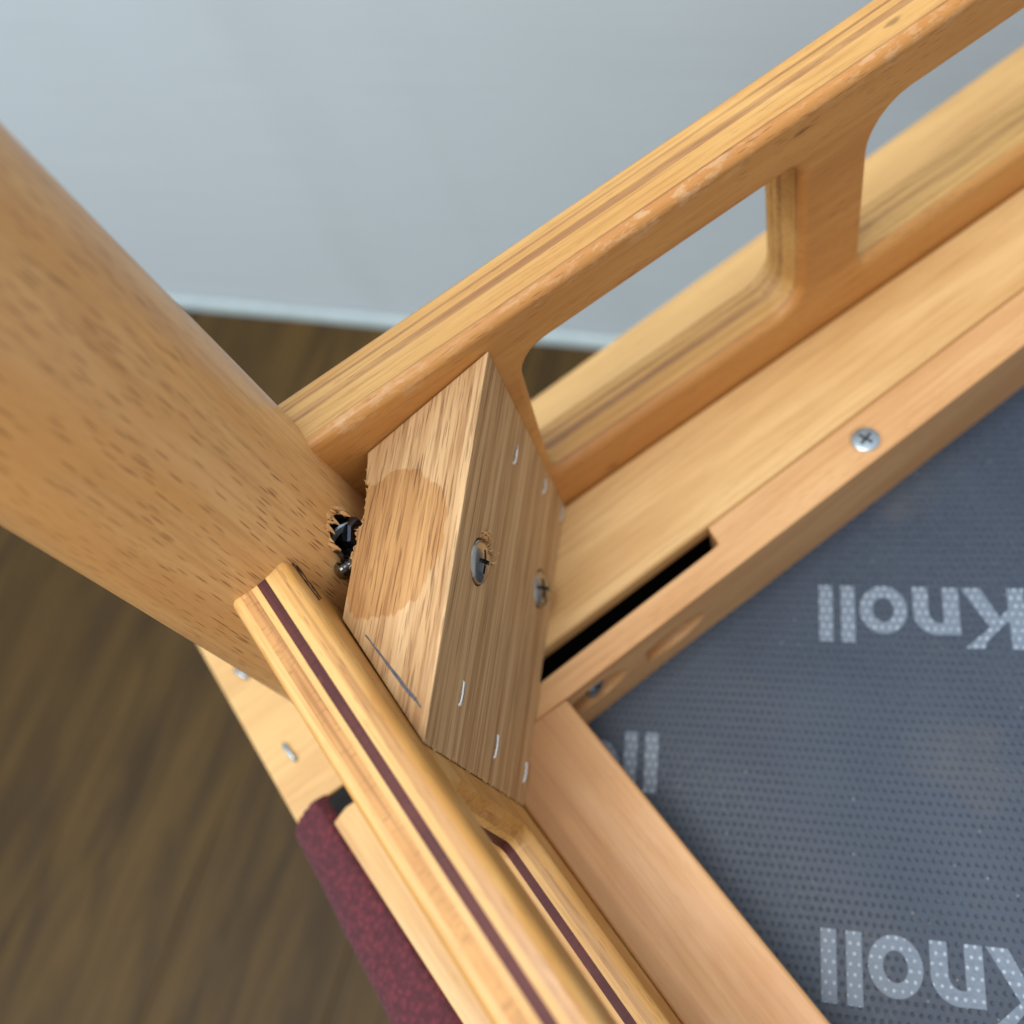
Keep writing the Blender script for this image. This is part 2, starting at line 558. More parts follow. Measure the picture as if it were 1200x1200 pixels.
# planks, laid away from the wall; alike pieces share their mesh
PW = 0.147
plank_meshes = {}
rr = random.Random(3)
for j in range(-12, 12):
    x = 0.0 - rr.choice((0.10, 0.92, 1.0, 0.26))
    while x < 2.4:
        L = 2.6
        x1 = x + L
        if x1 > 0.0:
            xs = max(x, 0.0005)
            key = round(x1 - xs, 4)
            fr = frame(W0 + WN * xs + Vector((0, 0, -0.012)) + (FF.to_3x3() @ Vector((0, j * PW, 0))), WN)
            if key in plank_meshes:
                copy_obj(plank_meshes[key], floor, fr)
            else:
                o = obj('plank', box_local(fr, 0.0, key - 0.0008, 0.0002, PW - 0.0002, 0.0, 0.012, 0.0010), M['plank'], floor, fr)
                plank_meshes[key] = o
        x = x1

WF = frame(W0, -FF.to_3x3().col[1])         # x along the wall
wall = obj('wall', box_local(WF, -1.6, 1.6, 0.002, 0.08, -0.02, 1.9), M['wall'], None, WF)
if (WF.to_3x3() @ Vector((0, 1, 0))).dot(WN) > 0:
    for v in wall.data.vertices:
        v.co.y = -v.co.y
    wall.data.flip_normals()
wall['kind'] = 'structure'
wall['label'] = 'pale blue grey wall behind the upturned chair'
bm = bmesh.new()
n = 80
prof = [(0.0, 0.011), (0.0035, 0.0095), (0.0055, 0.0066), (0.0072, 0.0034), (0.0078, 0.0006)]
rows = []
for i in range(n + 1):
    t = -1.5 + 3.0 * i / n
    wv = 1 + 0.10 * noise.noise(Vector((t * 9, 0, 0)))
    rows.append([bm.verts.new(W0 + WD * t + WN * (a * wv) + Vector((0, 0, c * wv))) for a, c in prof])
for A, B in zip(rows, rows[1:]):
    for k in range(len(prof) - 1):
        bm.faces.new((A[k], A[k + 1], B[k + 1], B[k]))
bmesh.ops.recalc_face_normals(bm, faces=bm.faces)
obj('skirting', bm, M['skirting'], wall, WF, True)

# ================================================================== CHAIR
chair = empty('upturned_chair', V(150, 0, -720))
chair['label'] = 'upside-down beech chair with oak corner block, maroon seat and dark dust cover'
chair['category'] = 'chair'

UP = Vector((0, 0, 1))


# ------------------------------------------------------------------ plywood rails
def round_poly(pts, radii, seg=6):
    out = []
    n = len(pts)
    for i in range(n):
        p = Vector(pts[i])
        a, c = Vector(pts[i - 1]), Vector(pts[(i + 1) % n])
        r = radii[i]
        if r <= 0:
            out.append(p)
            continue
        d1, d2 = (a - p).normalized(), (c - p).normalized()
        ang = d1.angle(d2)
        t = r / math.tan(ang / 2)
        ctr = p + (d1 + d2).normalized() * (r / math.sin(ang / 2))
        s, e = p + d1 * t - ctr, p + d2 * t - ctr
        tot = s.angle_signed(e)
        for k in range(seg + 1):
            q = s.copy()
            q.rotate(Matrix.Rotation(-tot * k / seg, 2))
            out.append(ctr + q)
    return out


def densify(poly, step):
    out = []
    n = len(poly)
    for i in range(n):
        a, c = poly[i], poly[(i + 1) % n]
        k = max(1, int((c - a).length / step))
        for j in range(k):
            out.append(a.lerp(c, j / k))
    return out


def ccw(poly):
    ar = sum(a.x * c.y - c.x * a.y for a, c in zip(poly, poly[1:] + poly[:1]))
    return poly if ar > 0 else poly[::-1]


def offset(poly, d):
    out = []
    n = len(poly)
    for i in range(n):
        e1 = (poly[i] - poly[i - 1]).normalized()
        e2 = (poly[(i + 1) % n] - poly[i]).normalized()
        n1, n2 = Vector((-e1.y, e1.x)), Vector((-e2.y, e2.x))
        m = n1 + n2
        m = m / max(0.3, m.dot(n1)) if m.length > 1e-6 else n1
        out.append(poly[i] + m * d)
    return out


def ply_rail(name, outer, holes, layers, T, rad, to, fr, parent, hk=1.0):
    """outer and holes in (s, z) mm; layers = [(thickness, material)] from the outer face to the inner one;
    to(s, t, z) gives world points. The inner veneer is the part itself, the other layers are its sub-parts."""
    outer = ccw(outer)
    holes = [ccw(h) for h in holes]

    def inset(t):
        d = min(t, T - t)
        return 0.0 if d >= rad else rad - math.sqrt(max(0.0, rad * rad - (rad - d) ** 2))
    t0 = 0.0
    spans = []
    for th, mt in layers:
        spans.append((t0, t0 + th, mt))
        t0 += th
    main = None
    for idx in [len(spans) - 1] + list(range(len(spans) - 1)):
        a, c, mt = spans[idx]
        st = {a, c}
        for k in range(0, 9):
            ang = math.pi / 2 * k / 8
            q = rad * (1 - math.cos(ang))
            for q2 in (q, T - q):
                if a < q2 < c:
                    st.add(q2)
        st = sorted(st)
        bm = bmesh.new()
        loops_prev = None
        first = last = None
        for ti in st:
            groove = 0.07 if (ti in (a, c) and 0.01 < ti < T - 0.01) else (0.03 if idx % 2 else 0.0)
            ii = inset(ti) + groove
            loops = []
            for poly, sg in [(outer, 1)] + [(h, -1) for h in holes]:
                loops.append([bm.verts.new(to(p.x, ti, p.y)) for p in offset(poly, ii * (1 if sg > 0 else -hk))])
            if loops_prev:
                for A, B in zip(loops_prev, loops):
                    n = len(A)
                    for k in range(n):
                        bm.faces.new((A[k], A[(k + 1) % n], B[(k + 1) % n], B[k]))
            loops_prev = loops
            if first is None:
                first = loops
            last = loops
        for lp, cond in ((first, a < 0.001), (last, c > T - 0.001)):
            if cond:
                es = []
                for L in lp:
                    for k in range(len(L)):
                        es.append(bm.edges.get((L[k], L[(k + 1) % len(L)])) or bm.edges.new((L[k], L[(k + 1) % len(L)])))
                bmesh.ops.triangle_fill(bm, use_beauty=True, use_dissolve=False, edges=es)
        bmesh.ops.recalc_face_normals(bm, faces=bm.faces)
        if main is None:
            main = obj(name, bm, M[mt], parent, fr, True, 0.9, True)
        else:
            obj('veneer_layer', bm, M[mt], main, fr, True, 0.9, True)
    return main


# rail along the wall side: x from the leg to beyond the frame
RY1, RT = 188.0, 21.0                        # outer face y, thickness


def to_r(s, t, z):
    return V(s, RY1 - t, z)


outR = densify(round_poly([(-29, -200), (395, -200), (395, -330), (-29, -330)], [0, 0, 0, 0]), 20)
slot1 = densify(round_poly([(36.5, -219.5), (138, -219.5), (138, -287), (31, -287)], [10, 6, 11, 5]), 20)
slot2 = densify(round_poly([(163, -219.5), (372, -219.5), (372, -287), (163, -287)], [14, 8, 8, 5]), 20)
layR = [(1.4, 'gold'), (3.2, 'pale'), (0.9, 'brown'), (2.2, 'pale'), (2.5, 'brown'), (6.6, 'pale'), (0.7, 'brown'), (3.5, 'face')]
back_rail = ply_rail('apron_rail', outR, [slot1, slot2], layR, RT, 2.9, to_r, frame(V(0, 178, -260), (1, 0, 0)), chair)

# side rail, towards the lower right
LO = Vector((-66.3, 140.9))
LD = Vector((0.104, -0.9946))
LN = Vector((0.9946, 0.104))
LT = 18.4


def to_l(s, t, z):
    p = LO + LD * s + LN * (t + 1.5 - 0.0135 * s)      # the rail runs in a little towards its far end
    return V(p.x, p.y, z)


outL = densify(round_poly([(0.6, -200), (330, -200), (330, -330), (0.6, -330)], [0, 0, 0, 0]), 20)
slotL = densify(round_poly([(66.5, -214.5), (322, -214.5), (322, -285.5), (71.5, -285.5)], [9, 8, 8, 4]), 20)
layL = [(1.3, 'gold'), (2.2, 'pale'), (3.4, 'tan'), (1.7, 'pale'), (2.7, 'purple'), (2.0, 'pale'), (2.6, 'brownish'), (2.5, 'gold')]
side_rail = ply_rail('side_apron_rail', outL, [slotL], layL, LT, 3.0, to_l, frame(V(-50, 80, -260), (LD.x, LD.y, 0)), chair, 0.4)

# ------------------------------------------------------------------ leg
LA = Vector((-0.05545, 0.15646, 0.98613)).normalized()
LC = V(-59, 172.8, -200)
LR = 32.67
LF = frame(LC, LA, (-1, -1, 0))              # x up the leg
bm = bmesh.new()
SEG, N = 112, 60
rings = []
for i in range(N + 1):
    t = -125 + 475.0 * i / N
    ring = []
    for k in range(SEG):
        a = 2 * math.pi * k / SEG
        r = LR + 0.10 * noise.noise(Vector((t * 0.02, math.cos(a) * 1.5, math.sin(a) * 1.5)))
        ring.append(bm.verts.new(LF @ Vector((t * MM, r * MM * math.cos(a), r * MM * math.sin(a)))))
    rings.append(ring)
for A, B in zip(rings, rings[1:]):
    for k in range(SEG):
        bm.faces.new((A[k], A[(k + 1) % SEG], B[(k + 1) % SEG], B[k]))
bm.faces.new(rings[0][::-1])
bm.faces.new(rings[-1])
bmesh.ops.recalc_face_normals(bm, faces=bm.faces)
leg = obj('leg', bm, [M['leg'], M['dark_wood']], chair, LF, True)


def leg_point(x, y, z):
    """nearest point of the leg's surface and its outward normal"""
    p = V(x, y, z)
    ax = LC + LA * (p - LC).dot(LA)
    nrm = (p - ax).normalized()
    return ax + nrm * LR * MM, nrm


# torn-out hole round the fixing bolt
hp, hn = leg_point(-32.6, 149.0, -217.5)
hf = frame(hp, LA, hn)
bm = bmesh.new()
ringsH = []
for dpt, sx in ((6.0, 1.0), (0.5, 0.95), (-5, 0.8), (-11, 0.55)):
    ring = []
    for k in range(22):
        a = 2 * math.pi * k / 22
        j = 1 + 0.22 * noise.noise(Vector((math.cos(a) * 2.2, math.sin(a) * 2.2, dpt * 0.15)))
        ring.append(bm.verts.new(hf @ Vector((8.6 * sx * j * math.cos(a) * MM, 6.6 * sx * j * math.sin(a) * MM, dpt * MM))))
    ringsH.append(ring)
for A, B in zip(ringsH, ringsH[1:]):
    for k in range(22):
        bm.faces.new((A[k], A[(k + 1) % 22], B[(k + 1) % 22], B[k]))
bm.faces.new(ringsH[0][::-1])
bm.faces.new(ringsH[-1])
bmesh.ops.recalc_face_normals(bm, faces=bm.faces)
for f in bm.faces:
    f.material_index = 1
cut = obj('hole_cutter', bm, [M['leg'], M['dark_wood']], None)
boolean(leg, [cut])

# splinters at the hole's rim
sp = random.Random(5)
for k in range(30):
    a = sp.uniform(-1.1, 1.4) if k % 3 else sp.uniform(0, 6.28)
    base = hf @ Vector((math.cos(a) * 8.6 * sp.uniform(0.85, 1.1) * MM, math.sin(a) * 6.6 * sp.uniform(0.85, 1.1) * MM, sp.uniform(-0.6, 0.2) * MM))
    bm = bmesh.new()
    L = sp.uniform(1.5, 4.5) * MM
    d = (-LA * sp.uniform(0.7, 1.0) + hn * sp.uniform(-0.15, 0.5) + hf.to_3x3().col[1] * sp.uniform(-0.35, 0.35)).normalized()
    w_ = sp.uniform(0.25, 0.9) * MM
    tube(bm, [base - d * L * 0.4, base, base + d * L * 0.4, base + d * L * 0.8], [w_ * 0.7, w_, w_ * 0.8, w_ * 0.1], 5)
    obj('splinter', bm, M[('splinter', 'leg', 'dark_wood', 'leg')[k % 4]], leg, frame(base, d))

# ------------------------------------------------------------------ seat frame
wx0, wx1 = -36.0, 392.0
wy = lambda x: 124.8 + 0.038 * x
frame_strip = obj('frame_strip',
                  prism([(wx0, wy(wx0)), (wx1, wy(wx1)), (wx1, 166.6), (wx0, 166.6)], -317, -307.6, 1.8, 3),
                  M['frame'], chair, frame(V(100, 145, -310), (1, 0.03, 0)), True, 0.9, True)

# cleat beside it with a rebate near its end
cy0 = lambda x: 106.0 + 0.047 * x
cyb = lambda x: wy(x) - 0.25
poly = [(-24, cy0(-24)), (391, cy0(391)), (391, cyb(391)), (64.5, cyb(64.5)), (63.6, 119.6), (60, 119.2), (-24, 115.0)]
cleat = obj('cleat', prism(poly, -350, -308.2, 0.7, 2), M['cleat'], chair, frame(V(100, 115, -312), (1, 0.047, 0)), True)
cn = Vector((0.047, -1.0, 0)).normalized()   # outward normal of the cleat's inner face
cuts = []
for x, z in ((35.0, -326.5), (0.8, -323.5)):
    p = V(x, cy0(x), z)
    bm = bmesh.new()
    dr = (Vector((1, 0.047, 0)).normalized() * 0.86 + cn * 0.50).normalized()
    ctr = p + cn * 1.4 * MM
    tube(bm, [ctr - dr * 13 * MM, ctr - dr * 8 * MM, ctr + dr * 30 * MM], [7.4 * MM] * 3, 28)
    bmesh.ops.recalc_face_normals(bm, faces=bm.faces)
    cuts.append(obj('pocket_cutter', bm, M['cleat'], None))
# countersink for the screw on top
scp = V(127.6, 120.4, -308.2)
bm = lathe(bmesh.new(), Matrix.Translation(scp), [(0, -6), (2.2, -5.5), (2.6, -3), (5.7, -0.0), (5.7, 3), (0, 3)], 28)
bmesh.ops.recalc_face_normals(bm, faces=bm.faces)
cuts.append(obj('sink_cutter', bm, M['cleat'], None))
boolean(cleat, cuts)
for p_ in cleat.data.polygons:
    p_.use_smooth = False

# wide strip along the side rail
xe = lambda y: -0.6 - 0.0909 * y
pl = []
for y in (105.2, -190.0):
    pl.append((xe(y), y))
for y in (-190.0, 105.2):
    s = (Vector((0, y)) - LO).dot(LD)
    p = LO + LD * s + LN * (LT - 0.3 + 1.5 - 0.0135 * s)
    pl.append((p.x, y))
obj('side_frame_strip', prism(pl, -356, -307.0, 1.4, 3), M['frame2'], chair, frame(V(-20, 60, -310), (-0.0909, 1, 0)), True, 0.9, True)

# seat board that shows outside both rails
sb = [(-124.4, 224), (-60, 224.6), (46, 226.0), (222, 231.2), (395, 235.5), (395, 176), (-58, 176), (-62, 136), (-66, 133.0), (-104, 133.0), (-116.9, 130.5)]
obj_board = obj('seat_board', prism(sb, -339, -325, 1.0, 2), M['board'], chair, frame(V(-90, 200, -330), (1, 0.03, 0)), True, 0.9, True)
obj('gap_shade_sheet', prism([(-58, 100), (388, 100), (388, 180), (-58, 180)], -362, -357), M['black'], chair)  # added black sheet: paints the dark seen down the frame gap

# tacking strip next to the side rail
st = [(-102.4, 120.4), (-96.2, 122.6), (-72, 122), (-50, -120), (-73.5, -120)]
obj('tacking_strip', prism(st, -332, -318, 0.5, 2), M['board'], chair, frame(V(-95, 60, -320), (0.12, -1, 0)), True, 0.9, True)

# ------------------------------------------------------------------ upholstered seat: rolled edge running down to the floor
bm = bmesh.new()
xo = lambda y: -117.4 - 0.042 * y            # outer edge
xi = lambda y: -87.8 - 0.1226 * y + 0.6      # strip side
NL, prof = 330, []
rows = []
for i in range(NL + 1):
    y = 129.5 - 250.0 * i / NL
    a, c = xi(y), xo(y)
    wdt = a - c
    base = []
    base.append((a + 3.0, -337.0))
    base.append((a + 0.2, -324.5))
    for k in range(30):                      # over the top and round
        t = k / 29
        ang = math.pi / 2 * t
        base.append((c + wdt - 3 - (wdt - 3) * math.sin(ang) ** 1.1, -342 + 20.5 * (max(0.0, math.cos(ang))) ** 0.75))
    for k in range(1, 46):
        q = k / 45
        base.append((c - 3.5 * math.sin(math.pi * q) + 4 * q * q, -342 - 106.0 * q))
    row = []
    for k, (x, z) in enumerate(base):
        wob = 0.5 * noise.noise(Vector((y * 0.05, k * 0.08, 0)))
        nub = 0.42 * math.sin(y * 2.0 + (k // 2 % 2) * math.pi) * (0.6 + 0.4 * math.sin(k * 1.57)) + 0.25 * noise.noise(Vector((y * 1.3, k * 0.9, 3)))
        skew = 4.0 * (x - c) / max(4.0, wdt) if i == 0 else 4.0 * (x - c) / max(4.0, wdt) * max(0, 1 - i / 30)
        row.append(bm.verts.new(V(x - (wob + nub) * 0.7, y + skew, z + (wob + nub) * 0.7)))
    rows.append(row)
for A, B in zip(rows, rows[1:]):
    for k in range(len(A) - 1):
        bm.faces.new((A[k], A[k + 1], B[k + 1], B[k]))
# folded end: close the front of the roll, turned down
end = rows[0]
ctr = bm.verts.new(V(-108, 128, -352))
for k in range(len(end) - 1):
    bm.faces.new((end[k + 1], end[k], ctr))
bmesh.ops.recalc_face_normals(bm, faces=bm.faces)
uph = obj('upholstery', bm, M['maroon'], chair, frame(V(-112, 60, -340), (0, 1, 0)), True, 1.6)
bm = prism([(-112, 212), (392, 220), (392, -120), (-104, -120)], -452, -364, 8, 3)
obj('seat_pad', bm, M['maroon'], chair, frame(V(150, 60, -400), (1, 0, 0)), True)

# ------------------------------------------------------------------ dust cover with its print
TR = Vector((-0.781, 0.6245))                # reading direction of the print
TU = Vector((-0.6245, -0.781))
CF = frame(V(70, -35, -345), (TR.x, TR.y, 0))


def cover_z(x, y):
    return -345.2 + 1.5 * noise.noise(Vector((x * 0.012, y * 0.012, 4))) + 0.45 * noise.noise(Vector((x * 0.04, y * 0.04, 9)))


bm = bmesh.new()
gx, gy = 110, 80
grid = [[bm.verts.new(V(-30 + 418.0 * i / gx, -190 + 318.0 * j / gy, cover_z(-30 + 418.0 * i / gx, -190 + 318.0 * j / gy)))
         for i in range(gx + 1)] for j in range(gy + 1)]
for j in range(gy):
    for i in range(gx):
        bm.faces.new((grid[j][i], grid[j][i + 1], grid[j + 1][i + 1], grid[j + 1][i]))
cover = obj('dust_cover', bm, M['cover'], chair, CF, True)


def arc(cx, cy, rx, ry, a0, a1, n=18):
    return [(cx + rx * math.cos(math.radians(a0 + (a1 - a0) * k / n)), cy + ry * math.sin(math.radians(a0 + (a1 - a0) * k / n))) for k in range(n + 1)]


XH, AS, KH = 17.6, 21.4, 22.4


def band(outer, inner):
    """quads between two equally long open or closed lists"""
    return [(outer[k], outer[k + 1], inner[k + 1], inner[k]) for k in range(len(outer) - 1)]


def rect(x0, x1, y0, y1, n=8):
    return [((x0, y0 + (y1 - y0) * k / n), (x1, y0 + (y1 - y0) * k / n), (x1, y0 + (y1 - y0) * (k + 1) / n), (x0, y0 + (y1 - y0) * (k + 1) / n)) for k in range(n)]


GLYPH = {
    'K': rect(0.3, 5.5, 0, KH) + [
        ((5.5, 7.6), (8.2, 11.2), (9.4, 13.2), (5.5, 14.0)),
        ((5.5, 14.0), (9.4, 13.2), (9.9, 13.8), (5.6, 14.1)),
        ((8.2, 11.2), (14.4, 0.0), (20.8, 0.0), (11.9, 13.2)),
        ((8.2, 11.2), (11.9, 13.2), (11.6, 14.6), (9.4, 13.2)),
        ((9.0, 12.8), (11.9, 13.0), (20.2, KH), (13.9, KH)),
        ((5.5, 8.6), (9.0, 12.8), (13.9, KH - 0.01), (5.5, 14.0))],
    'n': rect(0, 5.2, 0, XH) + band(arc(6.9, 9.6, 8.2, 8.2, 0, 128) , arc(6.2, 9.2, 3.8, 4.1, 0, 128)) + rect(10.0, 15.1, 0, 9.6),
    'o': band(arc(8, XH / 2, 8.0, 9.0, 0, 360, 48), arc(8, XH / 2, 3.6, 4.6, 0, 360, 48)),
    'l': rect(0, 4.7, 0, AS),
}
GLYPH['K'] = rect(0.3, 5.5, 0, KH) + [
    ((5.4, 7.4), (8.6, 11.0), (8.9, 15.0), (5.4, 11.8)),
    ((8.6, 11.0), (11.6, 14.2), (11.8, 18.2), (8.9, 15.0)),
    ((11.6, 14.2), (13.0, 15.6), (20.2, KH), (14.2, KH)),
    ((11.6, 14.2), (14.2, KH), (13.4, 20.2), (11.8, 18.2)),
    ((8.61, 11.0), (14.0, 0.0), (20.3, 0.0), (11.9, 14.4))]
ADV = {'K': 0.0, 'n': 21.2, 'o': 38.3, 'l': 56.0}


def word(origin, tr, tu, letters):
    o = Vector(origin)
    for ch, u in letters:
        bm = bmesh.new()
        lift = 0.0
        for q in GLYPH[ch]:
            lift += 0.0015
            vs = []
            for a, c in q:
                p = o + tr * (u + a) + tu * c
                vs.append(bm.verts.new(V(p.x, p.y, cover_z(p.x, p.y) + 0.16 + lift)))
            try:
                bm.faces.new(vs)
            except ValueError:
                pass
        for f in bm.faces:
            f.normal_update()
            if f.normal.z < 0:
                f.normal_flip()
        obj('printed_letter', bm, M['print'], cover, CF)


full = [('K', 0.0), ('n', 21.2), ('o', 38.3), ('l', 56.0), ('l', 63.6)]
word((143.0, 55.2), TR, TU, full)
word((69.0, -35.4), TR, TU, full)
word((-57.0, 113.3), -TR, -TU, [('o', 38.3), ('l', 56.0), ('l', 63.6)])

# ------------------------------------------------------------------ oak corner block
P1, P2, P3 = (-15.3, 166.6, -215.3), (29.0, 166.6, -208.0), (-40.9, 83.6, -212.0)
a_, b_, c_ = Vector(P1), Vector(P2), Vector(P3)
bn = (b_ - a_).cross(c_ - a_)


def bz(x, y):
    return a_.z - (bn.x * (x - a_.x) + bn.y * (y - a_.y)) / bn.z


HD = (Vector((P2[0], P2[1], 0)) - Vector((P3[0], P3[1], 0))).normalized()    # along the long face
HN = Vector((HD.y, -HD.x, 0))                                                # out of it
back = [(-15.3, 166.6), (-16.6, 164.2), (-20.0, 158.8), (-19.3, 157.0), (-21.2, 155.9), (-27.0, 147.4), (-29.6, 147.2), (-31.2, 143.6),
        (-33.5, 142.2), (-36.2, 137.6), (-44.5, 127.2)]
poly = [(P3[0], P3[1]), (P2[0], P2[1])] + back
bm = prism(poly, -307.4, bz, 0.35, 2)
BF = frame(V(-8, 128, -213), HD)
M['oak_block'] = oak('raw_oak_block', stain=(-0.0030, 0.0165, 0.0205, 0.0150))
block = obj('corner_block', bm, M['oak_block'], chair, BF, False)

cuts = []
SCREWS = [((-7.2, 124.8), -228.5), ((2.7, 137.0), -290.5)]
for (x, y), z in SCREWS:
    p = V(x, y, z)
    k = (p - V(P3[0], P3[1], z)).dot(HN)
    p = p - HN * k
    mt = frame(p, HD, HN)
    bm = lathe(bmesh.new(), mt, [(0, -5), (6.0, -4.6), (6.6, -1.0), (6.9, 0.8), (6.9, 3), (0, 3)], 30)
    bmesh.ops.recalc_face_normals(bm, faces=bm.faces)
    cuts.append(obj('screw_cutter', bm, M['oak'], None))
boolean(block, cuts)


def screw_head(mt, r, h, name, mat, parent, style='cross'):
    """domed head with a cut cross recess"""
    bm = bmesh.new()
    pr = [(r * 0.97, -2.0), (r, -0.5), (r * 0.97, 0.1)]
    for k in range(1, 7):
        t = k / 7 * math.pi / 2
        pr.append((r * 0.97 * math.cos(t), 0.1 + h * math.sin(t)))
    pr.append((0, h + 0.1))
    lathe(bm, mt, pr, 36)
    fs = bm.faces[:]
    bmesh.ops.recalc_face_normals(bm, faces=fs)
    bm.faces.new([v for v in bm.verts if False] or [bm.verts.new(mt @ Vector((r * 0.97 * MM * math.cos(-t), r * 0.97 * MM * math.sin(-t), -2.0 * MM)))
                                                    for t in (2 * math.pi * k / 36 for k in range(36))])
    bmesh.ops.remove_doubles(bm, verts=bm.verts, dist=1e-7)
    bmesh.ops.recalc_face_normals(bm, faces=bm.faces)
    o = obj(name, bm, [mat, M['recess']], parent, mt, True, 0.7)
    cs = []
    arms = ((0, 0.52), (math.pi / 2, 0.52)) if style == 'cross' else ((0, 1.2),)
    for a, ln in arms:
        rm = mt @ Matrix.Rotation(a + 0.25, 4, 'Z')
        b2 = box_local(rm, -r * ln * MM, r * ln * MM, -r * 0.10 * MM, r * 0.10 * MM, (h - 1.1) * MM, (h + 2) * MM)
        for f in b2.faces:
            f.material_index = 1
        cs.append(obj('recess_cutter', b2, [mat, M['recess']], None))
    boolean(o, cs)
    return o


for i, ((x, y), z) in enumerate(SCREWS):
    p = V(x, y, z)
    p = p - HN * (p - V(P3[0], P3[1], z)).dot(HN)
    mt = frame(p + HN * (0.15 - 0.1 * i) * MM, HD, HN + UP * (0.10 + 0.34 * i))
    screw_head(mt, 6.4, 1.7, 'screw', M['steel'], block)

# staples in the long face: bent wire crowns with both ends sunk
STP = [(19.2, 157.4, -244.4, 0.5, 6.6), (23.4, 162.6, -279.2, 0.1, 5.4), (25.6, 164.0, -305.0, 0.9, 7.0),
       (-29.9, 96.9, -231.9, 0.45, 6.6), (-33.8, 92.1, -268.3, 0.5, 6.8), (-34.4, 91.3, -303.0, 0.4, 6.4)]
for i, (x, y, z, lift, ln) in enumerate(STP):
    p = V(x, y, z)
    p = p - HN * (p - V(P3[0], P3[1], z)).dot(HN)
    bm = bmesh.new()
    wob = rnd.uniform(-0.25, 0.25)
    pts = [(-ln / 2, -3.0), (-ln / 2, -0.4), (-ln / 2 + 0.35, 0.22), (-ln / 4, 0.27), (0, 0.28 + lift * 0.1),
           (ln / 4, 0.26), (ln / 2 - 0.35, 0.22), (ln / 2, -0.4), (ln / 2, -3.0)]
    zz = [0.42, 0.42, 0.25, 0.0 + wob * 0.3, 0.0, -0.02 - wob * 0.3, -0.05, -0.05, -0.05]
    tube(bm, [p + HD * a * MM + HN * c * MM + UP * q * MM for (a, c), q in zip(pts, zz)], 0.55 * MM, 8)
    obj('staple', bm, M['wire'], block, frame(p, HD, HN), True, 1.2)

# ink line drawn on the block's top
bm = bmesh.new()
la, lb = Vector((-41.0, 118.5)), Vector((-37.3, 91.6))
dl = (lb - la).normalized()
pn = Vector((-dl.y, dl.x))
prev = None
for k in range(41):
    t = k / 40
    p = la.lerp(lb, t)
    wd = 0.16 + 0.30 * min(1.0, t * 1.6) + 0.12 * noise.noise(Vector((t * 14, 0, 0)))
    if t > 0.9:
        wd *= 0.5
    p = p + pn * 0.35 * noise.noise(Vector((t * 5, 7, 0)))
    cur = [bm.verts.new(V((p + pn * wd * s).x, (p + pn * wd * s).y, bz((p + pn * wd * s).x, (p + pn * wd * s).y) + 0.03)) for s in (1, -1)]
    if prev:
        bm.faces.new((prev[0], prev[1], cur[1], cur[0]))
    prev = cur
bmesh.ops.recalc_face_normals(bm, faces=bm.faces)
for f in bm.faces:
    if f.normal.z < 0:
        f.normal_flip()
obj('ink_line', bm, M['ink'], block, BF)

# torn fibres: at the upper screw, and fuzz along the sawn lower end and the broken back edge
fz = random.Random(11)


def fibre(base, d, L, wd):
    bm = bmesh.new()
    bend = Vector((fz.uniform(-1, 1), fz.uniform(-1, 1), fz.uniform(-1, 1))) * 0.3
    pts = [base - d * 0.4 * MM, base + d * L * 0.4 * MM, base + (d + bend).normalized() * L * 0.75 * MM, base + (d + bend * 2).normalized() * L * MM]
    tube(bm, pts, [wd * MM, wd * 0.9 * MM, wd * 0.6 * MM, wd * 0.15 * MM], 5)
    obj('wood_fibre', bm, M['splinter'], block, frame(base, d))


p0 = V(-7.2, 124.8, -228.5)
p0 = p0 - HN * (p0 - V(P3[0], P3[1], -228.5)).dot(HN)
for k in range(44):
    a = fz.uniform(-0.25, 1.25)
    rad_ = fz.uniform(6.6, 8.6) * (1.0 if a < 0.6 else 0.95)
    base = p0 + (HD * math.cos(a) - UP * math.sin(a)) * rad_ * MM
    d = (HD * fz.uniform(-0.3, 0.9) - UP * fz.uniform(-0.5, 0.8) + HN * fz.uniform(0.1, 0.9)).normalized()
    fibre(base, d, fz.uniform(1.2, 4.2), fz.uniform(0.18, 0.55))
for k in range(60):
    t = fz.random()
    z = -212 - 94 * t
    base = V(P3[0], P3[1], z) + HD * fz.uniform(-0.1, 0.8) * MM + HN * 0.05 * MM
    d = (-HD * fz.uniform(0.4, 1.0) + HN * fz.uniform(-0.1, 0.6) + UP * fz.uniform(-0.4, 0.4)).normalized()
    fibre(base, d, fz.uniform(0.5, 1.3), fz.uniform(0.08, 0.18))
for k in range(34):
    t = fz.random()
    q = back[1:-1]
    i = int(t * (len(q) - 1))
    p = Vector(q[i]).lerp(Vector(q[i + 1]), fz.random())
    base = V(p.x, p.y, bz(p.x, p.y) - 0.2)
    d = (HD * fz.uniform(-1, 1) - HN * fz.uniform(0.0, 0.6) + UP * fz.uniform(-0.2, 0.3)).normalized()
    fibre(base, d, fz.uniform(0.5, 1.6), fz.uniform(0.1, 0.25))

# ------------------------------------------------------------------ remaining fixings
# screw on the cleat's top, screw deep in the nearer pocket
screw_head(Matrix.Translation(scp + UP * -1.0 * MM), 5.0, 0.5, 'screw', M['zinc'], cleat)
pp = V(1.0, cy0(1.0) + 0.9, -319.8)
screw_head(frame(pp, UP, Vector((0.30, -0.70, 0.55))), 5.0, 1.0, 'screw', M['zinc'], cleat)

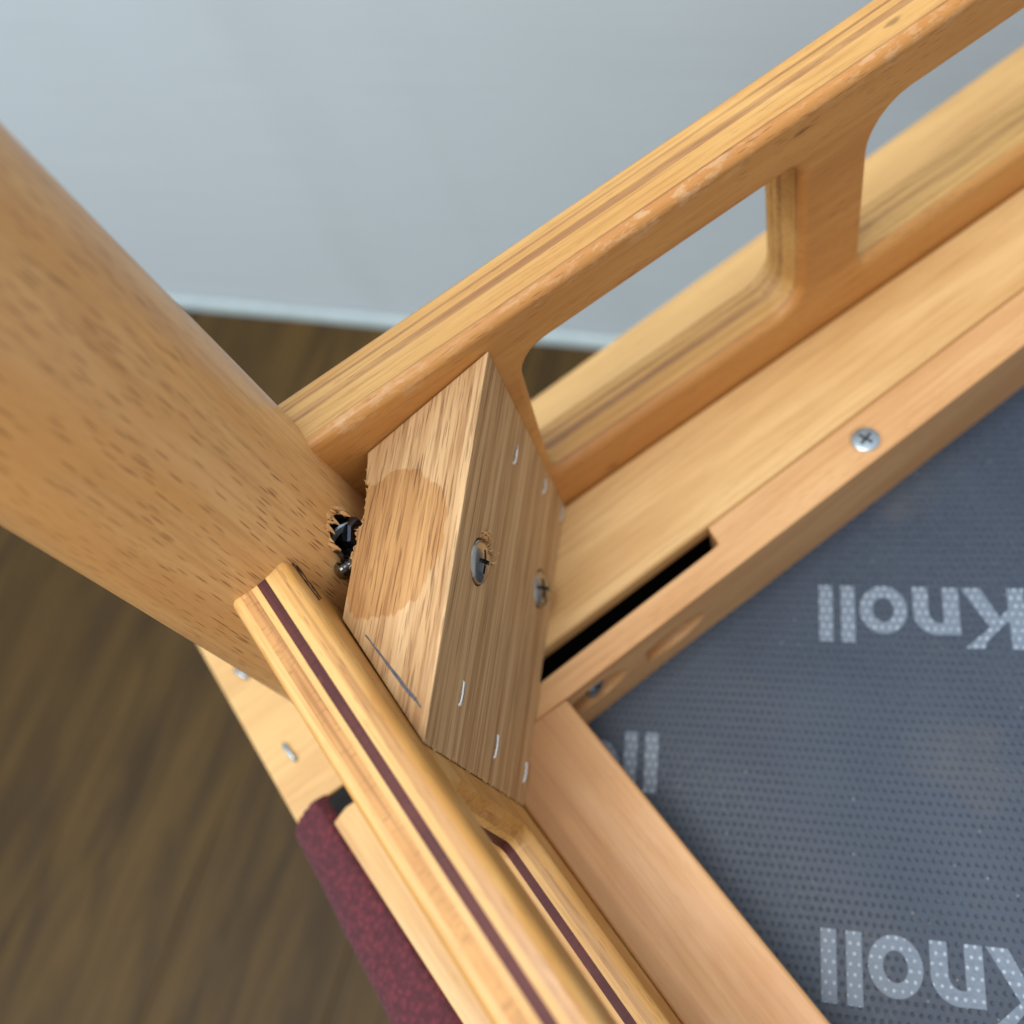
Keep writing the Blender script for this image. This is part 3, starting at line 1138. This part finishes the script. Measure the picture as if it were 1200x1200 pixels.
# wide staples in the seat board
for (x0, y0, x1, y1) in ((-113.9, 199.3, -110.8, 193.0), (-108.9, 160.0, -107.3, 151.6)):
    a, c = V(x0, y0, -325), V(x1, y1, -325)
    d = (c - a).normalized()
    bm = bmesh.new()
    tube(bm, [a - UP * 2 * MM, a + UP * 0.3 * MM + d * 0.2 * MM, a + UP * 0.75 * MM + d * 0.9 * MM, c + UP * 0.75 * MM - d * 0.9 * MM, c + UP * 0.3 * MM - d * 0.2 * MM, c - UP * 2 * MM],
         [0.9 * MM] * 6, 8)
    obj('staple', bm, M['zinc'], obj_board, frame(a, d), True, 1.2)

# fixing bolt in the torn hole: hexagon nut, washer and threaded end; a smaller screw beside it
bm = bmesh.new()
bd = (hn * 0.45 + Vector((0.35, -0.35, 0.75))).normalized()
b0 = hp - hn * 2.2 * MM + Vector((2.2, 0.6, -2.2)) * MM
mt = frame(b0, LA, bd)
lathe(bm, mt, [(0, -6), (4.0, -6), (4.0, 0.2), (4.5, 0.7), (4.5, 2.6), (3.9, 3.3), (2.4, 3.3), (2.2, 2.2), (0, 2.2)], 6)
bmesh.ops.recalc_face_normals(bm, faces=bm.faces)
bolt = obj('bolt', bm, M['blackoxide'], leg, mt, False)
bm = bmesh.new()
mt = frame(b0 + bd * 0.6 * MM + Vector((-2.2, -1.0, -0.5)) * MM, LA, (bd + Vector((-0.35, -0.45, 0.0))).normalized())
lathe(bm, mt, [(3.6, -0.5), (5.6, -0.5), (5.8, 0.0), (5.5, 0.6), (3.7, 0.7), (3.6, -0.5)], 30)
bmesh.ops.recalc_face_normals(bm, faces=bm.faces)
obj('washer', bm, M['zinc'], leg, mt, True, 0.6)
p2, n2 = leg_point(-39.2, 142.8, -219.0)
bm = bmesh.new()
d2 = (n2 * 0.15 + Vector((0.92, 0.10, 0.16))).normalized()
mt = frame(p2 - d2 * 2.0 * MM + n2 * 2.0 * MM, UP, d2)
pr = [(0, -0.8), (1.6, -0.5), (2.5, 0.4), (2.9, 1.3)]
for k in range(8):
    pr += [(2.2, 2.0 + k * 1.2), (3.0, 2.6 + k * 1.2)]
lathe(bm, mt, pr + [(0, 11)], 22)
bmesh.ops.recalc_face_normals(bm, faces=bm.faces)
obj('screw', bm, M['darkchrome'], leg, mt, True, 0.9)

# chips on the crosscut end of the side rail
ch = random.Random(21)
for k in range(26):
    s, t, z = ch.uniform(0.5, 1.1), ch.uniform(0.8, LT - 1.5), -200.05
    base = to_l(s, t, z)
    d = (Vector((-LD.x, -LD.y, 0)) * ch.uniform(0.1, 1) + UP * ch.uniform(0.1, 0.8) + Vector((LN.x, LN.y, 0)) * ch.uniform(-1, 1)).normalized()
    bm = bmesh.new()
    tube(bm, [base, base + d * 0.5 * MM, base + d * ch.uniform(0.7, 1.4) * MM], [0.3 * MM, 0.25 * MM, 0.08 * MM], 5)
    obj('splinter', bm, M['splinter'] if k % 3 else M['dark_wood'], side_rail, frame(base, d))

rs = random.Random(4)  # dark tubes stand in for the shadowed gap where side rail meets leg
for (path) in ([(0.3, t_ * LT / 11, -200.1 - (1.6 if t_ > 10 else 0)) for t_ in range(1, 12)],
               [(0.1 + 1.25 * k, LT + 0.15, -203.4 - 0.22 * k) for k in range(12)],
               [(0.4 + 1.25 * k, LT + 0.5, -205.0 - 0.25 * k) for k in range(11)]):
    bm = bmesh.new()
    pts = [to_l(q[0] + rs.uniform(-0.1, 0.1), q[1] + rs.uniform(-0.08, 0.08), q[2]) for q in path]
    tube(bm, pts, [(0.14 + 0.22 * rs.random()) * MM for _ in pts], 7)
    obj('gap_shade', bm, M['dark_wood'], side_rail, frame(pts[0], (LD.x, LD.y, 0)), True)
for y in (150.0, -95.0):
    obj('back_post', prism([(372, y), (391, y), (391, y + 40), (372, y + 40)], -719.5, -452.5, 3, 2), M['leg'], chair, frame(V(380, y, -600), (0, 0, 1), (1, 0, 0)), True, 0.9, True)
obj('back_pad', prism([(368, -52), (386, -52), (386, 148), (368, 148)], -700, -520, 6, 3), M['maroon'], chair, frame(V(376, 50, -600), (0, 1, 0)), True, 0.9, True)

obj('shade_plug', prism([(-104, 131.0), (-94, 133.0), (-92, 121), (-101.0, 119.5)], -329, -324.2, 1.0, 2), M['black'], chair, frame(V(-98, 127, -325), (1, 0, 0)), True)  # added black piece in place of the shadow between board, cloth and strip
